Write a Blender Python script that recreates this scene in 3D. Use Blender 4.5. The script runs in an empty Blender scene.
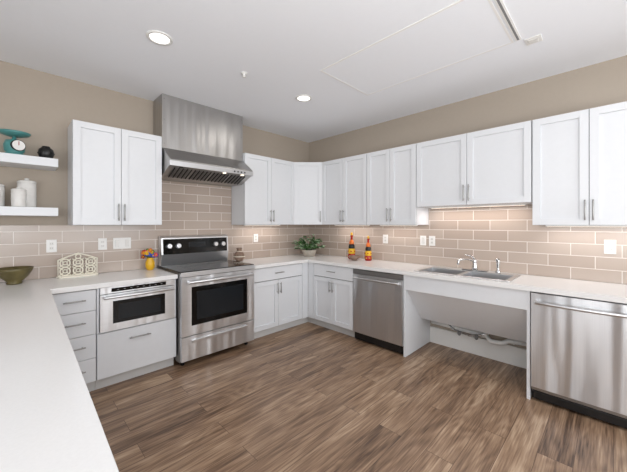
import bpy, bmesh, math, random
from mathutils import Vector, Matrix
random.seed(7)
sc = bpy.context.scene
sc.view_settings.view_transform = 'Standard'

# ---------------------------------------------------------------- materials
def lin(c):
    return tuple(((v/255)/12.92 if v/255 <= 0.04045 else ((v/255+0.055)/1.055)**2.4) for v in c)+(1,)
def newmat(name):
    m = bpy.data.materials.new(name); m.use_nodes = True
    nt = m.node_tree; b = nt.nodes['Principled BSDF']
    return m, nt, b
def mat(name, rgb, rough=0.5, metal=0.0, noise=0.03, nscale=30, coat=0, bump=0.0, emit=0, spec=.5):
    m, nt, b = newmat(name)
    b.inputs['Roughness'].default_value = rough
    b.inputs['Metallic'].default_value = metal
    b.inputs['Specular IOR Level'].default_value = spec
    if coat: b.inputs['Coat Weight'].default_value = coat
    c = lin(rgb)
    n = nt.nodes.new('ShaderNodeTexNoise'); n.inputs['Scale'].default_value = nscale
    n.inputs['Detail'].default_value = 3
    tc = nt.nodes.new('ShaderNodeTexCoord'); nt.links.new(tc.outputs['Object'], n.inputs['Vector'])
    r = nt.nodes.new('ShaderNodeValToRGB')
    r.color_ramp.elements[0].position = .3; r.color_ramp.elements[1].position = .7
    r.color_ramp.elements[0].color = tuple(v*(1-noise) for v in c[:3])+(1,)
    r.color_ramp.elements[1].color = tuple(min(1, v*(1+noise)) for v in c[:3])+(1,)
    nt.links.new(n.outputs['Fac'], r.inputs['Fac']); nt.links.new(r.outputs['Color'], b.inputs['Base Color'])
    if bump:
        bp = nt.nodes.new('ShaderNodeBump'); bp.inputs['Strength'].default_value = bump
        bp.inputs['Distance'].default_value = .002
        nt.links.new(n.outputs['Fac'], bp.inputs['Height']); nt.links.new(bp.outputs['Normal'], b.inputs['Normal'])
    if emit:
        b.inputs['Emission Color'].default_value = c; b.inputs['Emission Strength'].default_value = emit
    return m
def steel(name, rgb=(222,223,225), rough=.30, axis='z', wavy=True, aniso=0):
    m, nt, b = newmat(name)
    b.inputs['Metallic'].default_value = 1
    tc = nt.nodes.new('ShaderNodeTexCoord'); mp = nt.nodes.new('ShaderNodeMapping')
    mp.inputs['Scale'].default_value = (260, 260, 1.0) if axis == 'z' else (1.0, 260, 260)
    n = nt.nodes.new('ShaderNodeTexNoise'); n.inputs['Scale'].default_value = 1.5; n.inputs['Detail'].default_value = 3
    nt.links.new(tc.outputs['Object'], mp.inputs['Vector']); nt.links.new(mp.outputs['Vector'], n.inputs['Vector'])
    r = nt.nodes.new('ShaderNodeMapRange'); r.inputs['To Min'].default_value = rough-.03; r.inputs['To Max'].default_value = rough+.05
    nt.links.new(n.outputs['Fac'], r.inputs['Value']); nt.links.new(r.outputs['Result'], b.inputs['Roughness'])
    c = lin(rgb); cr = nt.nodes.new('ShaderNodeValToRGB')
    cr.color_ramp.elements[0].color = tuple(v*.90 for v in c[:3])+(1,); cr.color_ramp.elements[1].color = c
    cr.color_ramp.elements[0].position = .3; cr.color_ramp.elements[1].position = .7
    nt.links.new(n.outputs['Fac'], cr.inputs['Fac']); nt.links.new(cr.outputs['Color'], b.inputs['Base Color'])
    if aniso:
        tg = nt.nodes.new('ShaderNodeTangent'); tg.direction_type = 'RADIAL'; tg.axis = 'Z'
        nt.links.new(tg.outputs[0], b.inputs['Tangent'])
        b.inputs['Anisotropic'].default_value = aniso; b.inputs['Anisotropic Rotation'].default_value = .25
    if wavy:
        n2 = nt.nodes.new('ShaderNodeTexNoise'); n2.inputs['Scale'].default_value = 1.0; n2.inputs['Detail'].default_value = 1
        m2 = nt.nodes.new('ShaderNodeMapping'); m2.inputs['Scale'].default_value = (7, 7, .8)
        nt.links.new(tc.outputs['Object'], m2.inputs['Vector']); nt.links.new(m2.outputs['Vector'], n2.inputs['Vector'])
        bp = nt.nodes.new('ShaderNodeBump'); bp.inputs['Strength'].default_value = 1; bp.inputs['Distance'].default_value = .028
        nt.links.new(n2.outputs['Fac'], bp.inputs['Height']); nt.links.new(bp.outputs['Normal'], b.inputs['Normal'])
    return m
def tile_mat(name, ax):
    m, nt, b = newmat(name)
    g = nt.nodes.new('ShaderNodeNewGeometry'); s = nt.nodes.new('ShaderNodeSeparateXYZ'); cb = nt.nodes.new('ShaderNodeCombineXYZ')
    nt.links.new(g.outputs['Position'], s.inputs[0])
    nt.links.new(s.outputs[ax], cb.inputs[0])
    ad = nt.nodes.new('ShaderNodeMath'); ad.operation = 'SUBTRACT'; ad.inputs[1].default_value = .91
    nt.links.new(s.outputs['Z'], ad.inputs[0]); nt.links.new(ad.outputs[0], cb.inputs[1])
    br = nt.nodes.new('ShaderNodeTexBrick'); nt.links.new(cb.outputs[0], br.inputs['Vector'])
    br.inputs['Scale'].default_value = 1; br.inputs['Brick Width'].default_value = .32; br.inputs['Row Height'].default_value = .106
    br.inputs['Mortar Size'].default_value = .0028; br.inputs['Mortar Smooth'].default_value = .2
    br.inputs['Color1'].default_value = lin((188,173,161)); br.inputs['Color2'].default_value = lin((175,159,147))
    br.inputs['Mortar'].default_value = lin((230,223,216))
    nt.links.new(br.outputs['Color'], b.inputs['Base Color'])
    b.inputs['Roughness'].default_value = .2
    bp = nt.nodes.new('ShaderNodeBump'); bp.invert = True; bp.inputs['Strength'].default_value = .5; bp.inputs['Distance'].default_value = .002
    nt.links.new(br.outputs['Fac'], bp.inputs['Height']); nt.links.new(bp.outputs['Normal'], b.inputs['Normal'])
    return m
def wood_floor():
    m, nt, b = newmat('wood_plank_floor'); L = nt.links.new; N = nt.nodes.new
    g = N('ShaderNodeNewGeometry')
    br = N('ShaderNodeTexBrick'); L(g.outputs['Position'], br.inputs['Vector'])
    br.offset = .37; br.inputs['Scale'].default_value = 1; br.inputs['Brick Width'].default_value = 1.25; br.inputs['Row Height'].default_value = .165
    br.inputs['Mortar Size'].default_value = .0013; br.inputs['Mortar Smooth'].default_value = .1
    br.inputs['Color1'].default_value = (0,0,0,1); br.inputs['Color2'].default_value = (1,1,1,1); br.inputs['Mortar'].default_value = (.5,.5,.5,1)
    mu = N('ShaderNodeMath'); mu.operation = 'MULTIPLY'; mu.inputs[1].default_value = 37.0
    L(br.outputs['Color'], mu.inputs[0])
    def noise(sc_, scale, det, dist):
        mp = N('ShaderNodeMapping'); mp.inputs['Scale'].default_value = sc_; L(g.outputs['Position'], mp.inputs['Vector'])
        n = N('ShaderNodeTexNoise'); n.noise_dimensions = '4D'; n.inputs['Scale'].default_value = scale; n.inputs['Detail'].default_value = det
        n.inputs['Distortion'].default_value = dist
        L(mp.outputs['Vector'], n.inputs['Vector']); L(mu.outputs[0], n.inputs['W']); return n
    n1 = noise((.7, 7, 1), 1.6, 5, 1.2); n2 = noise((2.5, 60, 1), 2, 5, 0)
    n3 = noise((.55, 3.2, 1), 1.3, 2, .5)
    sn = N('ShaderNodeMath'); sn.operation = 'MULTIPLY'; sn.inputs[1].default_value = 95; L(n3.outputs['Fac'], sn.inputs[0])
    si = N('ShaderNodeMath'); si.operation = 'SINE'; L(sn.outputs[0], si.inputs[0])
    mx = N('ShaderNodeMix'); mx.data_type = 'FLOAT'; mx.inputs[0].default_value = .45
    L(n1.outputs['Fac'], mx.inputs[2]); L(n2.outputs['Fac'], mx.inputs[3])
    a2 = N('ShaderNodeMath'); a2.operation = 'MULTIPLY_ADD'; a2.inputs[1].default_value = .028; L(si.outputs[0], a2.inputs[0]); L(mx.outputs[0], a2.inputs[2])
    ad = N('ShaderNodeMath'); ad.operation = 'MULTIPLY_ADD'; ad.inputs[1].default_value = .09
    L(br.outputs['Color'], ad.inputs[0]); L(a2.outputs[0], ad.inputs[2])
    cr = N('ShaderNodeValToRGB'); e = cr.color_ramp.elements
    e[0].position = .38; e[0].color = lin((84,63,48)); e[1].position = .70; e[1].color = lin((188,162,136))
    k = cr.color_ramp.elements.new(.5); k.color = lin((131,104,82))
    k = cr.color_ramp.elements.new(.6); k.color = lin((158,130,105))
    L(ad.outputs[0], cr.inputs['Fac'])
    mm = N('ShaderNodeMix'); mm.data_type = 'RGBA'; L(br.outputs['Fac'], mm.inputs[0]); L(cr.outputs['Color'], mm.inputs[6]); mm.inputs[7].default_value = lin((76,56,44))
    L(mm.outputs[2], b.inputs['Base Color'])
    b.inputs['Roughness'].default_value = .36
    bp = N('ShaderNodeBump'); bp.inputs['Strength'].default_value = .15; bp.inputs['Distance'].default_value = .002
    L(mx.outputs[0], bp.inputs['Height']); L(bp.outputs['Normal'], b.inputs['Normal'])
    return m

M = dict(
 wall=mat('wall_paint_taupe', (176,164,150), .85, noise=.01, bump=.05),
 ceil=mat('ceiling_paint', (240,242,246), .9, noise=.005),
 cab=mat('cabinet_white', (224,226,229), .38, noise=.008),
 cabin=mat('cabinet_toe', (205,204,202), .5, noise=.01),
 quartz=mat('quartz_white', (234,233,232), .2, noise=.015, nscale=120),
 steel=steel('stainless_vertical', rough=.33, wavy=True, aniso=.75), steelh=steel('stainless_horizontal', axis='x', wavy=False),
 steelf=steel('stainless_front', axis='x', rough=.33, wavy=True, aniso=.6),
 hood=steel('stainless_hood', (186,184,182), .36, wavy=True),
 steeld=steel('stainless_dark', (160,158,156), .35, wavy=False),
 chrome=mat('chrome', (205,205,205), .12, 1, noise=.01),
 nickel=mat('brushed_nickel', (160,159,157), .35, 1, noise=.02),
 black=mat('black_plastic', (18,18,19), .35),
 glass=mat('black_glass', (9,9,10), .08, spec=.3),
 grey=mat('grey_ring', (70,70,72), .3),
 white=mat('white_plastic', (236,235,232), .35, noise=.01),
 slot=mat('slot_dark', (60,58,56), .6), slotl=mat('slot_grey', (130,130,130), .6),
 ceramic=mat('white_ceramic', (226,224,220), .25, noise=.02),
 cream=mat('cream_painted_iron', (236,230,214), .5),
 teal=mat('teal_enamel', (78,140,138), .3),
 olive=mat('olive_bowl', (96,86,50), .35, noise=.3, nscale=12),
 yellow=mat('yellow_glaze', (224,174,38), .3),
 brown=mat('brown_glaze', (128,104,88), .35, noise=.35, nscale=25),
 red=mat('red_glaze', (166,28,20), .25), orange=mat('orange_glaze', (220,110,26), .3),
 green=mat('leaf_green', (72,122,64), .5, noise=.35, nscale=18), green2=mat('leaf_pale', (165,190,155), .5, noise=.2),
 stem=mat('stem_green', (70,96,46), .6),
 blue=mat('petal_blue', (54,86,190), .6), pink=mat('petal_pink', (214,60,95), .6),
 basket=mat('grey_planter', (186,178,166), .6, noise=.15),
 pvc=mat('pvc_pipe', (240,240,238), .4), dark=mat('valve_handle_grey', (120,118,116), .5),
 baffle=mat('baffle_dark', (40,38,36), .6),
 emit=mat('lamp_emitter', (255,252,246), .5, emit=2.5), led=mat('led_strip', (255,236,214), .5, emit=1.5),
 display=mat('clock_display', (26,30,34), .15, spec=.3),
 tileA=tile_mat('backsplash_tile_left', 'X'), tileB=tile_mat('backsplash_tile_right', 'Y'),
 floor=wood_floor(), gap=mat('shadow_gap_grey', (80,78,76), .7),
)
# ---------------------------------------------------------------- builder
class B:
    def __init__(s): s.bm = bmesh.new(); s.ms = []
    def mi(s, m):
        m = M[m]
        if m not in s.ms: s.ms.append(m)
        return s.ms.index(m)
    def poly(s, vs, fs, m, smooth=False):
        i = s.mi(m); V = [s.bm.verts.new(v) for v in vs]
        for f in fs:
            try:
                F = s.bm.faces.new([V[k] for k in f]); F.material_index = i; F.smooth = smooth
            except ValueError: pass
        return V
    def box(s, x0, x1, y0, y1, z0, z1, m):
        x0, x1 = min(x0,x1), max(x0,x1); y0, y1 = min(y0,y1), max(y0,y1); z0, z1 = min(z0,z1), max(z0,z1)
        s.poly([(x0,y0,z0),(x1,y0,z0),(x1,y1,z0),(x0,y1,z0),(x0,y0,z1),(x1,y0,z1),(x1,y1,z1),(x0,y1,z1)],
               [(0,3,2,1),(4,5,6,7),(0,1,5,4),(1,2,6,5),(2,3,7,6),(3,0,4,7)], m)
    def prism(s, prof, x0, x1, m):
        n = len(prof)
        s.poly([(x0,y,z) for y,z in prof]+[(x1,y,z) for y,z in prof],
               [tuple(range(n)), tuple(range(2*n-1, n-1, -1))]+[(i, i+n, (i+1)%n+n, (i+1)%n) for i in range(n)], m)
    def prismz(s, prof, z0, z1, m):
        n = len(prof)
        s.poly([(x,y,z0) for x,y in prof]+[(x,y,z1) for x,y in prof],
               [tuple(range(n)), tuple(range(2*n-1, n-1, -1))]+[(i, i+n, (i+1)%n+n, (i+1)%n) for i in range(n)], m)
    def tube(s, pts, r, m, seg=10, cap=True, closed=False):
        pts = [Vector(p) for p in pts]; n = len(pts); i = s.mi(m)
        rs = r if isinstance(r, (list, tuple)) else [r]*n
        rings = []; up = None
        for k, p in enumerate(pts):
            if closed: t = pts[(k+1)%n]-pts[(k-1)%n]
            else: t = pts[min(k+1, n-1)]-pts[max(k-1, 0)]
            t.normalize()
            if up is None: up = t.orthogonal().normalized()
            up = (up - t*up.dot(t)).normalized(); sd = t.cross(up)
            rings.append([s.bm.verts.new(p+(up*math.cos(a)+sd*math.sin(a))*rs[k]) for a in [2*math.pi*j/seg for j in range(seg)]])
        for k in range(n if closed else n-1):
            a, b = rings[k], rings[(k+1)%n]
            for j in range(seg):
                F = s.bm.faces.new((a[j], a[(j+1)%seg], b[(j+1)%seg], b[j])); F.material_index = i; F.smooth = True
        if cap and not closed:
            for q in (rings[0][::-1], rings[-1]):
                F = s.bm.faces.new(q); F.material_index = i
    def cyl(s, p0, p1, r, m, r2=None, seg=24):
        s.tube([p0, p1], [r, r if r2 is None else r2], m, seg)
    def ring(s, c, R, r, m, ax=(0,0,1), n=24, seg=6):
        ax = Vector(ax).normalized(); u = ax.orthogonal().normalized(); w = ax.cross(u)
        s.tube([Vector(c)+(u*math.cos(a)+w*math.sin(a))*R for a in [2*math.pi*k/n for k in range(n)]], r, m, seg, closed=True)
    def lathe(s, prof, c, m, seg=32, sx=1, sy=1):
        i = s.mi(m); c = Vector(c); rings = []
        for r, z in prof:
            rings.append([s.bm.verts.new(c+Vector((r*sx*math.cos(a), r*sy*math.sin(a), z))) for a in [2*math.pi*j/seg for j in range(seg)]] if r > 1e-5 else [s.bm.verts.new(c+Vector((0,0,z)))])
        for a, b in zip(rings, rings[1:]):
            for j in range(seg):
                if len(a) == 1 and len(b) == 1: continue
                if len(a) == 1: q = (a[0], b[(j+1)%seg], b[j])
                elif len(b) == 1: q = (a[j], a[(j+1)%seg], b[0])
                else: q = (a[j], a[(j+1)%seg], b[(j+1)%seg], b[j])
                F = s.bm.faces.new(q); F.material_index = i; F.smooth = True
    def sph(s, c, r, m, k=(1,1,1), seg=12):
        n = seg//2+1
        prof = [(math.sin(math.pi*q/n)*r if 0 < q < n else 0, -math.cos(math.pi*q/n)*r*k[2]) for q in range(n+1)]
        s.lathe(prof, c, m, seg, k[0], k[1])
    def merge(s, o, mtx):
        bmesh.ops.transform(o.bm, matrix=mtx, verts=o.bm.verts)
        me = bpy.data.meshes.new('tmp'); o.bm.to_mesh(me); o.bm.free(); idx = {}
        for k, m in enumerate(o.ms):
            if m not in s.ms: s.ms.append(m)
            idx[k] = s.ms.index(m)
        nf = len(s.bm.faces); s.bm.from_mesh(me); s.bm.faces.ensure_lookup_table()
        for f in list(s.bm.faces)[nf:]: f.material_index = idx[f.material_index]
        bpy.data.meshes.remove(me)
    def done(s, name, loc=(0,0,0), rz=0, bevel=0):
        bmesh.ops.recalc_face_normals(s.bm, faces=s.bm.faces)
        me = bpy.data.meshes.new(name); s.bm.to_mesh(me); s.bm.free()
        for m in s.ms: me.materials.append(m)
        o = bpy.data.objects.new(name, me); sc.collection.objects.link(o)
        o.location = loc; o.rotation_euler = (0, 0, rz)
        if bevel:
            md = o.modifiers.new('bevel', 'BEVEL'); md.width = bevel; md.segments = 2; md.limit_method = 'ANGLE'; md.angle_limit = math.radians(50)
        return o
RB = -math.pi/2
# ---------------------------------------------------------------- shell
H = 2.77
XL, YR = -6.2, -6.6
b = B(); b.box(XL-.15, .15, YR-.15, .15, -.1, 0, 'floor'); b.done('floor')
b = B(); b.box(XL-.15, .15, YR-.15, .15, H, H+.1, 'ceil'); b.done('ceiling')
b = B(); b.box(XL-.15, .15, 0, .15, 0, H, 'wall'); b.done('wall_left')
b = B(); b.box(0, .15, YR-.15, 0, 0, H, 'wall'); b.done('wall_right')
def wall_open(name, rz, loc, L, ops):
    b = B(); x = 0
    for a0, a1, z0, z1 in ops:
        b.box(x, a0, 0, .15, 0, H, 'wall'); b.box(a0, a1, 0, .15, 0, z0, 'wall'); b.box(a0, a1, 0, .15, z1, H, 'wall'); x = a1
    b.box(x, L, 0, .15, 0, H, 'wall'); b.done(name, loc, rz)
def added_window(name, rz, loc, a0, a1, z0, z1):
    b = B(); f = .05
    b.box(a0, a1, .03, .12, z0, z0+f, 'white'); b.box(a0, a1, .03, .12, z1-f, z1, 'white')
    b.box(a0, a0+f, .03, .12, z0+f, z1-f, 'white'); b.box(a1-f, a1, .03, .12, z0+f, z1-f, 'white')
    mx = (a0+a1)/2; b.box(mx-.025, mx+.025, .04, .11, z0+f, z1-f, 'white')
    b.done(name, loc, rz, .003)
wops = [(.6,2.4,.8,2.4),(3.3,5.3,.8,2.4)]  # unseen openings, added in the walls out of view to give light
wall_open('wall_rear', math.pi, (0,YR,0), -XL, wops)
for i, w in enumerate(wops): added_window('added_window_%d'%(i+1), math.pi, (0,YR,0), *w)
wl = [(1.6,4.2,.8,2.4)]
wall_open('wall_far_left', math.pi/2, (XL,YR,0), -YR, wl)
added_window('added_window_3', math.pi/2, (XL,YR,0), *wl[0])

b = B(); b.box(-4.4, -.01, -.01, 0, .912, 1.388, 'tileA'); b.done('wall_tile_left')
b = B(); b.box(-2.425, -1.455, -.01, 0, 1.388, 1.89, 'tileA'); b.done('wall_tile_range')
b = B(); b.box(.0, 4.6, -.01, 0, .912, 1.388, 'tileB'); b.done('wall_tile_right', rz=RB)
b = B(); b.box(2.067, 3.128, -.01, 0, 1.388, 1.588, 'tileB'); b.done('wall_tile_sink', rz=RB)

# ---------------------------------------------------------------- cabinets
def shaker(b, x0, x1, z0, z1, yf, st=.055):
    g = .002; x0 += g; x1 -= g; z0 += g; z1 -= g
    b.box(x0, x0+st, yf, yf+.02, z0, z1, 'cab'); b.box(x1-st, x1, yf, yf+.02, z0, z1, 'cab')
    b.box(x0+st, x1-st, yf, yf+.02, z0, z0+st, 'cab'); b.box(x0+st, x1-st, yf, yf+.02, z1-st, z1, 'cab')
    b.box(x0+st, x1-st, yf+.014, yf+.02, z0+st, z1-st, 'cab')
def slab(b, x0, x1, z0, z1, yf):
    g = .002; b.box(x0+g, x1-g, yf, yf+.02, z0+g, z1-g, 'cab')
def hv(b, x, z0, z1, yf):
    y = yf-.028; b.cyl((x,y,z0), (x,y,z1), .0055, 'nickel', seg=10)
    for z in (z0+.02, z1-.02): b.cyl((x,y,z), (x,yf,z), .004, 'nickel', seg=8)
def hh(b, x0, x1, z, yf):
    y = yf-.028; b.cyl((x0,y,z), (x1,y,z), .0055, 'nickel', seg=10)
    for x in (x0+.02, x1-.02): b.cyl((x,y,z), (x,yf,z), .004, 'nickel', seg=8)
ZU0, ZU1 = 1.39, 2.305
def upper(name, x0, x1, z0, rz=0):
    b = B(); b.box(x0, x1, -.31, -.003, z0, ZU1, 'cab')
    b.box(x0+.001, x1-.001, -.311, -.309, z0+.001, ZU1-.001, 'gap')
    mx = (x0+x1)/2
    shaker(b, x0, mx, z0, ZU1, -.332); shaker(b, mx, x1, z0, ZU1, -.332)
    for x in (mx-.024, mx+.024): hv(b, x, z0+.04, z0+.20, -.332)
    b.done(name, rz=rz, bevel=.0012)
upper('upper_cabinet', -3.16, -2.435, ZU0)
upper('upper_cabinet', -1.45, -.617, ZU0)
upper('upper_cabinet', .617, 1.398, ZU0, RB)
upper('upper_cabinet', 1.402, 2.065, ZU0, RB)
upper('upper_cabinet', 2.069, 3.125, 1.59, RB)
upper('upper_cabinet', 3.13, 3.86, ZU0, RB)
b = B()
b.prismz([(-.003,-.003),(-.613,-.003),(-.613,-.31),(-.31,-.613),(-.003,-.613)], ZU0, ZU1, 'cab')
bd = B(); L = .205
shaker(bd, -L, L, ZU0, ZU1, -.022); hv(bd, L-.028, ZU0+.04, ZU0+.20, -.022)
b.merge(bd, Matrix.Translation((-.4615,-.4615,0)) @ Matrix.Rotation(-math.pi/4, 4, 'Z'))
b.done('corner_upper_cabinet', bevel=.0012)

ZB = .87
def basebody(b, x0, x1, ztop=ZB):
    b.box(x0, x1, -.59, -.003, .1, ztop, 'cab'); b.box(x0, x1, -.54, -.5, 0, .1, 'cabin')
    b.box(x0+.001, x1-.001, -.591, -.589, .101, ztop-.001, 'gap')
YF = -.612
b = B(); b.box(-1.547, -.595, -.59, -.003, .1, ZB, 'cab'); b.box(-1.547, -.54, -.54, -.5, 0, .1, 'cabin')
b.box(-1.546, -.62, -.591, -.589, .101, ZB-.001, 'gap')
b.box(-.715, -.612, -.612, -.59, .1, ZB, 'cab')
slab(b, -1.545, -.72, .70, .862, YF); hh(b, -1.20, -1.06, .785, YF)
mx = -1.1325
shaker(b, -1.545, mx, .105, .695, YF); shaker(b, mx, -.72, .105, .695, YF)
hv(b, mx-.025, .52, .66, YF); hv(b, mx+.025, .52, .66, YF)
b.done('base_cabinet', bevel=.0012)
b = B(); b.box(.597, 1.398, -.588, -.003, .1, ZB, 'cab'); b.box(.54, 1.398, -.54, -.5, 0, .1, 'cabin')
b.box(.64, 1.397, -.589, -.587, .101, ZB-.001, 'gap')
b.box(.614, .715, -.61, -.588, .1, ZB, 'cab')
slab(b, .72, 1.396, .70, .862, YF); hh(b, .99, 1.13, .785, YF)
mx = 1.058
shaker(b, .72, mx, .105, .695, YF); shaker(b, mx, 1.396, .105, .695, YF)
hv(b, mx-.025, .52, .66, YF); hv(b, mx+.025, .52, .66, YF)
b.done('base_cabinet', rz=RB, bevel=.0012)
b = B(); basebody(b, -3.33, -3.035)
zz = [.105, .30, .495, .69, .862]
for a, c in zip(zz, zz[1:]):
    slab(b, -3.325, -3.038, a, c, YF); hh(b, -3.25, -3.11, (a+c)/2+.01, YF)
b.done('drawer_cabinet', bevel=.0012)
b = B(); x0, x1 = -3.033, -2.395
b.box(x0, x1, -.54, -.5, 0, .1, 'cabin'); b.box(x0, x1, -.59, -.003, .1, .49, 'cab')
b.box(x0, x0+.018, -.60, -.003, .49, ZB, 'cab'); b.box(x1-.018, x1, -.60, -.003, .49, ZB, 'cab'); b.box(x0+.018, x1-.018, -.02, -.003, .49, ZB, 'cab')
slab(b, x0, x1, .105, .485, YF); hh(b, -2.80, -2.63, .40, YF)
b.done('microwave_base_cabinet', bevel=.0012)
b = B(); x0 += .02; x1 -= .02
b.box(x0, x1, -.585, -.03, .495, .865, 'black')
b.box(x0, x1, -.622, -.585, .812, .865, 'steelf')
b.box(x0, x1, -.625, -.585, .495, .807, 'steelf')
b.box(x0+.09, x1-.09, -.628, -.62, .555, .745, 'glass')
b.box(x0+.13, x1-.13, -.6288, -.628, .585, .715, 'display')
b.box(x0+.08, x1-.08, -.6235, -.615, .823, .855, 'glass')
for k in range(8): b.box(x0+.12+k*.05, x0+.135+k*.05, -.6242, -.6235, .836, .842, 'slotl')
b.tube([(x0+.02,-.668,.785),((x0+x1)/2,-.675,.785),(x1-.02,-.668,.785)], .012, 'steelh', 10)
for x in (x0+.04, x1-.04): b.cyl((x,-.668,.785), (x,-.62,.785), .009, 'steelh', seg=8)
b.done('built_in_microwave', bevel=.002)

b = B()
b.box(-4.15, -3.40, -3.3, -.64, .1, ZB, 'cab'); b.box(-4.1, -3.45, -3.25, -.64, 0, .1, 'cabin')
b.box(-4.15, -3.335, -.60, -.003, .1, ZB, 'cab')
b.box(-4.1, -3.335, -.54, -.05, 0, .1, 'cabin')
b2 = B()
for k in range(5):
    yy0 = .68+k*.52
    shaker(b2, yy0, yy0+.52, .105, .862, -.022)
    hv(b2, yy0+.47, .66, .82, -.022)
b.merge(b2, Matrix.Translation((-3.40, -3.96, 0)) @ Matrix.Rotation(math.pi/2, 4, 'Z'))
b.done('peninsula_cabinet', bevel=.0012)

ZC = .91
b = B()
b.prismz([(-4.2,-.012),(-2.392,-.012),(-2.392,-.64),(-3.325,-.64),(-3.38,-3.35),(-4.2,-3.35)], ZB, ZC, 'quartz')
b.done('peninsula_countertop', bevel=.002)
b = B()
SX0, SX1, SY0, SY1 = -.56, -.13, -3.0, -2.17
b.box(-1.545, -.64, -.64, -.012, ZB, ZC, 'quartz')
b.box(-.64, -.012, SY1, -.012, ZB, ZC, 'quartz')
b.box(-.64, SX0, SY0, SY1, ZB, ZC, 'quartz'); b.box(SX1, -.012, SY0, SY1, ZB, ZC, 'quartz')
b.box(-.64, -.012, -4.5, SY0, ZB, ZC, 'quartz')
bmesh.ops.remove_doubles(b.bm, verts=b.bm.verts, dist=.0001)
b.done('countertop')

# ---------------------------------------------------------------- sink
b = B()
rx0, rx1, ry0, ry1 = SX0-.012, SX1+.012, SY0-.012, SY1+.012
ix0, ix1 = SX0+.03, SX1-.07; ym = (SY0+SY1)/2
zt, zb = ZC+.007, ZC+.0005
b.box(rx0, ix0, ry0, ry1, zb, zt, 'steelh'); b.box(ix1, rx1, ry0, ry1, zb, zt, 'steelh')
b.box(ix0, ix1, ry0, SY0+.03, zb, zt, 'steelh'); b.box(ix0, ix1, SY1-.03, ry1, zb, zt, 'steelh'); b.box(ix0, ix1, ym-.02, ym+.02, zb, zt, 'steelh')
for a0, a1 in ((SY0+.03, ym-.02), (ym+.02, SY1-.03)):
    t = .004; zbn = .76
    b.box(ix0-t, ix1+t, a0-t, a1+t, zbn-t, zbn, 'steelh')
    b.box(ix0-t, ix0, a0-t, a1+t, zbn, zb, 'steelh'); b.box(ix1, ix1+t, a0-t, a1+t, zbn, zb, 'steelh')
    b.box(ix0, ix1, a0-t, a0, zbn, zb, 'steelh'); b.box(ix0, ix1, a1, a1+t, zbn, zb, 'steelh')
    b.cyl(((ix0+ix1)/2,(a0+a1)/2,zbn), ((ix0+ix1)/2,(a0+a1)/2,zbn+.004), .045, 'steeld')
b.done('kitchen_sink', bevel=.002)
fz = zt+.0005; fx = -.165; fy = -2.62
b = B()
b.box(fx-.025, fx+.025, fy-.12, fy+.12, fz, fz+.012, 'chrome')
b.lathe([(.0,0),(.028,0),(.026,.03),(.022,.05),(.02,.08),(.021,.1),(.0,.112)], (fx,fy,fz+.012), 'chrome', 20)
P = [(fx,fy,fz+.07)]
for k in range(10):
    t = k/9; P.append((fx-.20*t, fy+.09*t, fz+.08+.05*math.sin(math.pi*(.12+.62*t))))
P.append((fx-.205, fy+.092, fz+.075))
b.tube(P, [.016]+[.013]*10+[.012], 'chrome', 12)
b.tube([(fx,fy,fz+.12),(fx+.01,fy+.03,fz+.145),(fx+.015,fy+.10,fz+.16)], [.011,.008,.007], 'chrome', 10)
b.done('kitchen_faucet', bevel=.002)
b = B(); sy = -2.83
b.lathe([(0,0),(.024,0),(.022,.02),(.013,.03),(.012,.05),(.014,.08),(.018,.12),(.016,.14),(0,.146)], (fx,sy,fz), 'chrome', 18)
b.tube([(fx,sy,fz+.13),(fx-.025,sy,fz+.14),(fx-.045,sy,fz+.13)], [.013,.012,.011], 'chrome', 10)
b.done('sink_sprayer')

b = B()
b.box(2.062, 2.085, -.61, -.003, 0, ZB, 'cab')
b.box(3.137, 3.16, -.61, -.003, 0, ZB, 'cab')
b.box(2.085, 3.137, -.61, -.59, .71, ZB, 'cab')
b.prism([(-.59,.71),(-.59,.728),(-.25,.348),(-.25,.33)], 2.085, 3.137, 'cab')
b.done('sink_knee_panel', rz=RB, bevel=.0012)
b = B(); b.box(2.086, 3.136, -.02, -.002, 0, .185, 'white'); b.done('baseboard_right', rz=RB, bevel=.002)
b = B()
b.tube([(2.12,-.05,.26),(2.4,-.055,.252),(2.7,-.06,.24),(2.75,-.10,.21),(2.85,-.10,.22),(2.9,-.08,.25),(3.1,-.05,.26)], .024, 'pvc', 12)
for u in (2.38, 2.69, 2.93): b.tube([(u-.02,-.058,.253),(u+.02,-.06,.25)], .031, 'pvc', 12)
b.tube([(2.25,-.05,.31),(2.4,-.10,.24),(2.55,-.11,.22),(2.66,-.09,.25),(2.8,-.06,.31)], .009, 'chrome', 8)
for u in (2.45, 2.62): 
    b.cyl((u,-.002,.22), (u,-.10,.22), .013, 'chrome', seg=12); b.sph((u,-.115,.22), .020, 'dark', (1,.6,1.3))
b.done('drain_pipes', rz=RB)

# ---------------------------------------------------------------- dishwashers
def dishwasher(x0, x1, pro=False):
    b = B(); x0 += .004; x1 -= .004
    b.box(x0, x1, -.57, -.01, .1, .862, 'black')
    b.box(x0, x1, -.54, -.5, .0, .1, 'black')
    if pro:
        b.box(x0, x1, -.62, -.57, .115, .858, 'steel'); b.box(x0, x1, -.60, -.57, .085, .112, 'steeld')
        b.box(x0+.01, x1-.01, -.60, -.575, .02, .08, 'black')
        zh = .79
    else:
        b.box(x0, x1, -.618, -.57, .105, .80, 'steel'); b.box(x0, x1, -.618, -.57, .803, .858, 'steeld')
        b.box(x0+.01, x1-.01, -.60, -.575, .02, .10, 'black')
        zh = .765
    n = 9; xa, xb = x0+.035, x1-.035
    b.tube([(xa+(xb-xa)*k/(n-1), -.655-.018*math.sin(math.pi*k/(n-1)), zh) for k in range(n)], .013, 'steelh', 12)
    for x in (xa+.01, xb-.01): b.box(x-.014, x+.014, -.66, -.617, zh-.014, zh+.014, 'steelh')
    b.done('dishwasher', rz=RB, bevel=.003)
dishwasher(1.40, 2.06); dishwasher(3.162, 3.81, True)
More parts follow.
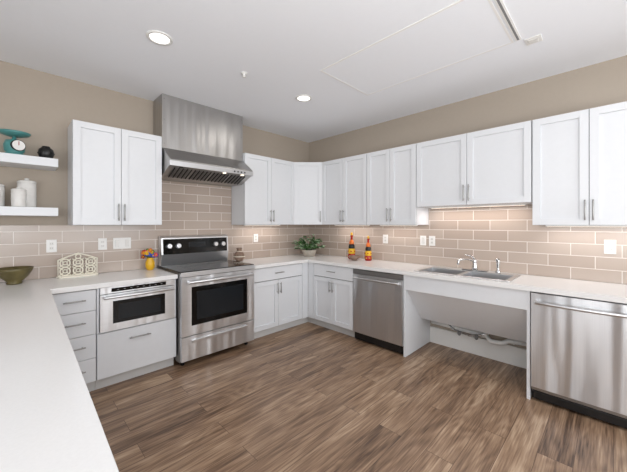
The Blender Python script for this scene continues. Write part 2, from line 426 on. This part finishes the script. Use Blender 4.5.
b = B(); basebody(b, 3.815, 4.48)
shaker(b, 3.815, 4.147, .105, .862, YF); shaker(b, 4.147, 4.478, .105, .862, YF)
hv(b, 4.12, .66, .82, YF); hv(b, 4.175, .66, .82, YF); b.done('base_cabinet', rz=RB, bevel=.0012)

# ---------------------------------------------------------------- range
b = B(); x0, x1 = -2.383, -1.553; mx = (x0+x1)/2
b.box(x0, x1, -.66, -.02, .05, .915, 'steeld')
for x in (x0+.05, x1-.05):
    for y in (-.6, -.1): b.cyl((x,y,0), (x,y,.05), .02, 'black', seg=12)
b.box(x0, x1, -.69, -.02, .915, .937, 'glass')
b.box(x0, x1, -.705, -.66, .885, .93, 'steelh')
for cx, cy, R in ((x0+.22,-.50,.115),(x1-.22,-.50,.09),(x0+.22,-.22,.08),(x1-.22,-.22,.11)):
    for q in (R, R*.62):
        n = 40; V = []
        for k in range(n):
            a = 2*math.pi*k/n; V += [(cx+q*math.cos(a), cy+q*math.sin(a), .9375), (cx+(q-.004)*math.cos(a), cy+(q-.004)*math.sin(a), .9375)]
        b.poly(V, [(2*k, 2*((k+1)%n), 2*((k+1)%n)+1, 2*k+1) for k in range(n)], 'grey')
b.box(x0+.003, x1-.003, -.70, -.66, .305, .88, 'steelf')
b.box(x0+.10, x1-.10, -.704, -.69, .40, .78, 'glass')
b.box(x0+.15, x1-.15, -.7055, -.70, .45, .73, 'display')
b.tube([(x0+.05,-.752,.835),(mx,-.76,.835),(x1-.05,-.752,.835)], .015, 'steelh', 12)
for x in (x0+.07, x1-.07): b.box(x-.013, x+.013, -.755, -.698, .822, .848, 'steelh')
b.box(x0+.003, x1-.003, -.70, -.66, .065, .297, 'steelf')
b.box(x0+.10, x1-.10, -.722, -.70, .235, .26, 'steelh')
b.prism([(-.03,.937),(-.03,1.265),(-.075,1.265),(-.11,1.245),(-.125,1.06),(-.10,.937)], x0+.01, x1-.01, 'steelh')
b.prism([(-.1105,1.230),(-.1145,1.230),(-.1285,1.06),(-.1235,1.06)], x0+.03, x1-.03, 'glass')
b.prism([(-.116,1.19),(-.1195,1.19),(-.1245,1.13),(-.1205,1.13)], mx-.10, mx+.10, 'display')
for q in (.09, .19, x1-x0-.19, x1-x0-.09):
    b.cyl((x0+q,-.119,1.15), (x0+q,-.152,1.153), .030, 'steelh', .026, seg=20)
b.done('electric_range', bevel=.003)

# ---------------------------------------------------------------- hood
b = B(); x0, x1 = -2.42, -1.455
b.box(x0, x1, -.29, -.012, 2.20, H-.002, 'hood')
b.prism([(-.012,1.90),(-.012,2.20),(-.30,2.20),(-.515,2.05),(-.52,1.985),(-.48,1.985),(-.27,1.90)], x0, x1, 'hood')
b.box(x0-.004, x1+.004, -.527, -.505, 1.985, 2.035, 'steelh')
n = 4; w = (x1-x0-.1)/n
for k in range(n):
    a = x0+.05+k*w
    for j in range(9):
        t = a+.01+j*(w-.02)/9
        b.prism([(-.465,1.978),(-.465,1.97),(-.285,1.895),(-.285,1.905)], t, t+(w-.02)/9*.55, 'baffle' if j%2==0 else 'steeld')
for q in (.12, .62, .86):
    xx = x0+(x1-x0)*q
    b.cyl((xx,-.498,1.990),(xx,-.498,1.976), .02, 'led' if q != .12 else 'black', seg=14)
for k in range(4): b.cyl((x1-.12-.045*k,-.527,2.01),(x1-.12-.045*k,-.533,2.01), .009, 'black', seg=10)
for q in (0.02, .98):
    for z in (2.25, 2.5, 2.72): b.cyl((x0+(x1-x0)*q,-.290,z),(x0+(x1-x0)*q,-.293,z), .006, 'steeld', seg=8)
b.done('range_hood', bevel=.002)

# ---------------------------------------------------------------- shelves + items
for z in (1.885, 1.468):
    b = B(); b.box(-4.2, -3.25, -.28, -.002, z, z+.07, 'cab'); b.done('floating_shelf', bevel=.002)
s1, s2 = 1.9555, 1.5385
b = B()
b.lathe([(0,0),(.065,0),(.07,.008),(.062,.02),(.05,.03),(.062,.04),(.066,.09),(.055,.125),(.02,.135),(.012,.15),(.012,.165),(0,.165)], (0,0,0), 'teal', 28)
b.cyl((0.0,-.05,.083), (0,-.072,.083), .045, 'black', seg=28); b.cyl((0,-.072,.083), (0,-.075,.083), .040, 'white', seg=28)
b.box(-.002,.002,-.0775,-.075,.083,.115,'red')
b.lathe([(0,.165),(.04,.166),(.085,.18),(.10,.195),(.103,.195),(.088,.176),(.04,.161),(0,.16)], (0,0,0), 'teal', 32)
b.done('kitchen_scale', (-3.515,-.15,s1), .35)
b = B(); b.lathe([(0,0),(.025,0),(.045,.02),(.055,.055),(.048,.09),(.028,.105),(.028,.115),(.023,.115),(.022,.1),(.04,.07),(0,.06)], (0,0,0), 'black', 28)
for k in range(10):
    a = 2*math.pi*k/10; b.tube([(.03*math.cos(a),.03*math.sin(a),.01),(.0555*math.cos(a),.0555*math.sin(a),.055),(.03*math.cos(a),.03*math.sin(a),.103)], .003, 'slot', 6)
b.done('black_vase', (-3.32,-.15,s1))
def canister(loc, r, h):
    b = B(); b.lathe([(0,0),(r*.92,0),(r,.008),(r,h*.8),(r*.96,h*.82),(0,h*.82)], (0,0,0), 'ceramic', 32)
    b.lathe([(r*1.03,h*.82),(r*1.03,h*.86),(r*.9,h*.9),(.02,h*.92),(.012,h*.95),(.018,h*.98),(0,h)], (0,0,0), 'ceramic', 32)
    b.ring((0,0,h*.4), r, .003, 'ceramic'); b.ring((0,0,h*.65), r, .003, 'ceramic')
    b.done('ceramic_canister', loc)
canister((-3.44,-.12,s2), .06, .25); canister((-3.49,-.225,s2), .045, .16); canister((-3.63,-.14,s2), .06, .20)

zc = ZC+.0005
b = B(); b.lathe([(0,0),(.045,0),(.05,.012),(.045,.02),(.085,.06),(.112,.11),(.118,.13),(.112,.132),(.08,.065),(.03,.03),(0,.028)], (0,0,0), 'olive', 36)
b.done('decorative_bowl', (-3.515,-.17,zc))
b = B()
W, Hh, r = .29, .20, .007
b.tube([(-W/2,0,.012),(W/2,0,.012),(W/2,0,Hh*.8),(W/4,0,Hh*.95),(0,0,Hh*1.08),(-W/4,0,Hh*.95),(-W/2,0,Hh*.8)], r, 'cream', 8, closed=True)
b.tube([(-W/2-.012,0,.006),(W/2+.012,0,.006)], .007, 'cream', 8)
for cx in (-.095, 0, .095):
    for cz in (.055, .13):
        b.ring((cx,0,cz), .036, .006, 'cream', (0,1,0)); b.ring((cx,0,cz), .015, .005, 'cream', (0,1,0), 14)
        for a in range(4):
            t = math.pi/4+a*math.pi/2; b.tube([(cx+.015*math.cos(t),0,cz+.015*math.sin(t)),(cx+.06*math.cos(t),0,cz+.06*math.sin(t)*.85)], .005, 'cream', 6)
b.ring((0,0,.185), .02, .005, 'cream', (0,1,0), 16)
b.box(-W/2, W/2, -.06, 0, 0, .012, 'cream')
for x in (-W/2+.01, W/2-.01): b.sph((x,-.06,.012), .011, 'cream')
b.done('lattice_cookbook_stand', (-3.09,-.07,zc), 0)
b = B(); b.lathe([(0,0),(.03,0),(.044,.03),(.046,.075),(.03,.115),(.036,.13),(.032,.13),(.026,.115),(0,.11)], (0,0,0), 'yellow', 26)
for k in range(34):
    a = random.uniform(0,6.28); rr = random.uniform(0,.085); z = .185+random.uniform(-.03,.035)-rr*.3
    p = (rr*math.cos(a), rr*math.sin(a)*.7, z)
    if k % 2 == 0: b.tube([(0,0,.1),(p[0]*.5,p[1]*.5,.14),p], .0018, 'stem', 5)
    c = ['blue','pink','orange','yellow','red','blue','green'][k%7]
    b.sph(p, .010, 'yellow', seg=8)
    for j in range(5):
        t = j*1.257; b.sph((p[0]+.014*math.cos(t), p[1]+.004*math.sin(t*2)-.002, p[2]+.014*math.sin(t)), .009, c, (1,.5,1), 8)
b.done('flower_vase', (-2.485,-.12,zc))
b = B(); b.lathe([(0,0),(.04,0),(.058,.025),(.072,.065),(.058,.11),(.034,.13),(.031,.155),(.042,.175),(.036,.175),(.026,.15),(0,.14)], (0,0,0), 'brown', 28)
b.ring((0,0,.065), .071, .005, 'cream'); b.ring((0,0,.13), .034, .004, 'cream')
b.done('round_pottery_vase', (-1.42,-.15,zc))

b = B()
b.lathe([(0,0),(.085,0),(.11,.09),(.115,.10),(.105,.10),(.1,.085),(0,.085)], (0,0,0), 'basket', 30)
def leaf(b, p, d, up, L, w, m):
    d = Vector(d).normalized(); s_ = d.cross(Vector(up)).normalized(); n = s_.cross(d)
    p = Vector(p); fold = n*(w*.35)
    V = [p, p+d*L*.35+s_*w*.5+fold, p+d*L*.72+s_*w*.38+fold-n*L*.06, p+d*L-n*L*.18, p+d*L*.72-s_*w*.38+fold-n*L*.06, p+d*L*.35-s_*w*.5+fold, p+d*L*.5-n*L*.03]
    b.poly(V, [(0,1,6),(1,2,6),(2,3,6),(3,4,6),(4,5,6),(5,0,6)], m, True)
for k in range(44):
    a = random.uniform(0, 6.28); e = random.uniform(0, 1.3); R = random.uniform(.13, .235)
    tip = Vector((math.cos(a)*math.cos(e)*R, math.sin(a)*math.cos(e)*R, .10+math.sin(e)*R*.95))
    base = Vector((math.cos(a)*.03, math.sin(a)*.03, .085)); mid = (base+tip)/2+Vector((0,0,.03))
    b.tube([base, mid, tip], .002, 'stem', 5)
    for q in range(5):
        t = .45+q*.14; pp = base.lerp(mid, min(1,t*1.2)) if t < .7 else mid.lerp(tip, (t-.6)/.45)
        aa = a+random.uniform(-1.3,1.3)
        leaf(b, pp, (math.cos(aa), math.sin(aa), random.uniform(-.2,.6)), (0,0,1), random.uniform(.05,.08), random.uniform(.03,.048), 'green' if random.random() < .55 else 'green2')
b.done('potted_plant', (-.33,-.35,zc))
def bottle(loc, s_):
    b = B()
    segs = [('red', [(0,0),(.034,0),(.04,.01),(.042,.04),(.036,.065)]), ('yellow', [(.036,.065),(.041,.085),(.04,.11),(.032,.13)]),
            ('black', [(.032,.13),(.035,.145),(.034,.165),(.026,.185)]), ('orange', [(.026,.185),(.028,.2),(.022,.225),(.013,.24)]),
            ('red', [(.013,.24),(.012,.275),(.017,.282),(.017,.29),(.01,.295)]), ('yellow', [(.01,.295),(.015,.31),(.008,.33),(0,.334)])]
    for m, pr in segs: b.lathe([(r*s_*1.12, z*s_) for r, z in pr], (0,0,0), m, 24)
    for k in range(6):
        a = k*1.047; b.sph((.044*s_*math.cos(a), .044*s_*math.sin(a), .035*s_), .009*s_, 'yellow', seg=8); b.sph((.043*s_*math.cos(a+.5), .043*s_*math.sin(a+.5), .097*s_), .009*s_, 'red', seg=8)
    b.done('painted_bottle', loc)
bottle((-.15,-1.02,zc), 1.12); bottle((-.15,-1.30,zc), 1.0)
b = B(); b.lathe([(0,0),(.035,0),(.04,.01),(.075,.04),(.08,.06),(.076,.06),(.06,.03),(0,.02)], (0,0,0), 'brown', 28)
b.done('small_bowl', (-.27,-1.16,zc))

def outlet(u, z, rz, gang=1, switch=False):
    b = B(); w = .036*gang+ .008*(gang-1)
    b.box(u-w, u+w, -.016, -.0105, z-.058, z+.058, 'white')
    for g in range(gang):
        c = u-w+.036+g*(2*w-.072)/max(1,gang-1)
        if switch: b.box(c-.016, c+.016, -.019, -.016, z-.034, z+.034, 'ceramic'); b.box(c-.017, c+.017, -.0165, -.016, z-.035, z+.035, 'slotl')
        else:
            for q in (-.02, .02):
                b.box(c-.015, c+.015, -.018, -.016, z+q-.014, z+q+.014, 'ceramic')
                b.box(c-.007, c-.005, -.0185, -.018, z+q-.005, z+q+.006, 'slot'); b.box(c+.005, c+.007, -.0185, -.018, z+q-.005, z+q+.006, 'slot')
    b.done('light_switch' if switch else 'wall_outlet', rz=rz, bevel=.001)
outlet(-3.275, 1.2, 0); outlet(-2.89, 1.2, 0); outlet(-2.72, 1.2, 0, 2, True); outlet(-1.07, 1.2, 0)
outlet(2.00, 1.2, RB, 1, True); outlet(2.11, 1.2, RB); outlet(3.61, 1.21, RB); outlet(1.48, 1.2, RB)

def downlight(x, y, power=2.5):
    b = B(); b.lathe([(.088,0),(.088,-.006),(.068,-.008),(.066,-.001)], (0,0,0), 'white', 32)
    b.lathe([(0,-.003),(.066,-.003)], (0,0,0), 'emit', 32)
    b.done('recessed_light', (x,y,H-.0005))
    l = bpy.data.lights.new('downlight_lamp', 'AREA'); l.shape = 'DISK'; l.size = .14; l.energy = power; l.color = (1,.96,.9)
    o = bpy.data.objects.new('downlight_lamp', l); o.location = (x,y,H-.03); sc.collection.objects.link(o)
for p in ((-2.76,-1.27),(-1.29,-1.25),(-2.76,-3.9),(-1.29,-4.2)): downlight(*p)  # last two are unseen extras, added as further light sources
b = B(); b.lathe([(.03,0),(.028,-.006),(.012,-.01),(.01,-.03),(.018,-.033),(.018,-.036),(0,-.037)], (0,0,0), 'white', 20); b.done('sprinkler_head', (-2.04,-1.26,H-.0005))
b = B(); hx0,hx1,hy0,hy1 = -1.59,-.86,-3.10,-1.78
f=.014; z0 = H-.006; z1 = H-.0005
b.box(hx0,hx1,hy0,hy0+f,z0,z1,'white'); b.box(hx0,hx1,hy1-f,hy1,z0,z1,'white'); b.box(hx0,hx0+f,hy0+f,hy1-f,z0,z1,'white'); b.box(hx1-f,hx1,hy0+f,hy1-f,z0,z1,'white')
b.box(hx0+f,hx1-f,hy0+f,hy1-f,H-.004,z1,'ceil'); b.done('ceiling_access_panel')
b = B(); b.box(-2.0,-.87,-3.15,-3.115,H-.008,H-.0005,'white')
b.box(-1.99,-.88,-3.139,-3.126,H-.0095,H-.008,'slotl'); b.done('linear_air_vent')
b = B(); b.box(-.84,-.74,-3.26,-3.16,H-.008,H-.0005,'white'); b.box(-.82,-.76,-3.24,-3.18,H-.014,H-.008,'ceramic'); b.done('smoke_detector', bevel=.003)

def ucl(x, y, z, w, rz, e):
    b = B(); b.box(-w/2, w/2, -.02, .02, -.012, 0, 'white'); b.box(-w/2+.01, w/2-.01, -.014, .014, -.0135, -.012, 'led')
    b.done('under_cabinet_light', (x,y,z-.0005), rz)
    l = bpy.data.lights.new('under_cabinet_lamp', 'AREA'); l.shape = 'RECTANGLE'; l.size = w; l.size_y = .03; l.energy = e; l.color = (1,.92,.88)
    o = bpy.data.objects.new('under_cabinet_lamp', l); o.location = (x,y,z-.02); o.rotation_euler = (0,0,rz); sc.collection.objects.link(o)
ucl(-1.03,-.13,ZU0,.6,0,.9); ucl(-.13,-1.0,ZU0,.6,RB,.9); ucl(-.13,-1.73,ZU0,.5,RB,.8); ucl(-.13,-2.6,1.59,.9,RB,2.2); ucl(-.13,-3.5,ZU0,.6,RB,.9)

def fill_light(name, loc, rot, sx, sy, e, col=(.95,.975,1)):
    l = bpy.data.lights.new(name, 'AREA'); l.shape = 'RECTANGLE'; l.size = sx; l.size_y = sy; l.energy = e; l.color = col
    o = bpy.data.objects.new(name, l); o.location = loc; o.rotation_euler = rot; sc.collection.objects.link(o)
T = math.radians(12)  # upward tilt of the fill lamps added at the invented openings
fill_light('added_window_fill', (-1.5,YR-.02,1.55), (math.pi/2+T,0,0), 1.7, 1.3, 50)
fill_light('added_window_fill', (-4.3,YR-.02,1.55), (math.pi/2+T,0,0), 1.9, 1.3, 50)
fill_light('added_window_fill', (XL-.02,YR+2.9,1.55), (math.pi/2+T,0,-math.pi/2), 2.5, 1.3, 48)
# added fill lamp out of view, aimed up to brighten the ceiling
fill_light('added_ceiling_fill', (-3.2,-4.3,1.25), (math.pi-.2,.2,0), 1.5, 1.5, 46, (.96,.98,1))

w = bpy.data.worlds.new('sky'); w.use_nodes = True; sc.world = w
w.node_tree.nodes['Background'].inputs[0].default_value = (.85,.92,1,1); w.node_tree.nodes['Background'].inputs[1].default_value = 1.0

cam = bpy.data.cameras.new('camera'); co = bpy.data.objects.new('camera', cam); sc.collection.objects.link(co)
cam.lens = 300/627*36; cam.sensor_width = 36; cam.shift_y = -12/627; cam.clip_start = .02
co.location = (-3.52,-3.63,1.40); co.rotation_euler = (math.pi/2,0,-math.pi/4)
sc.camera = co
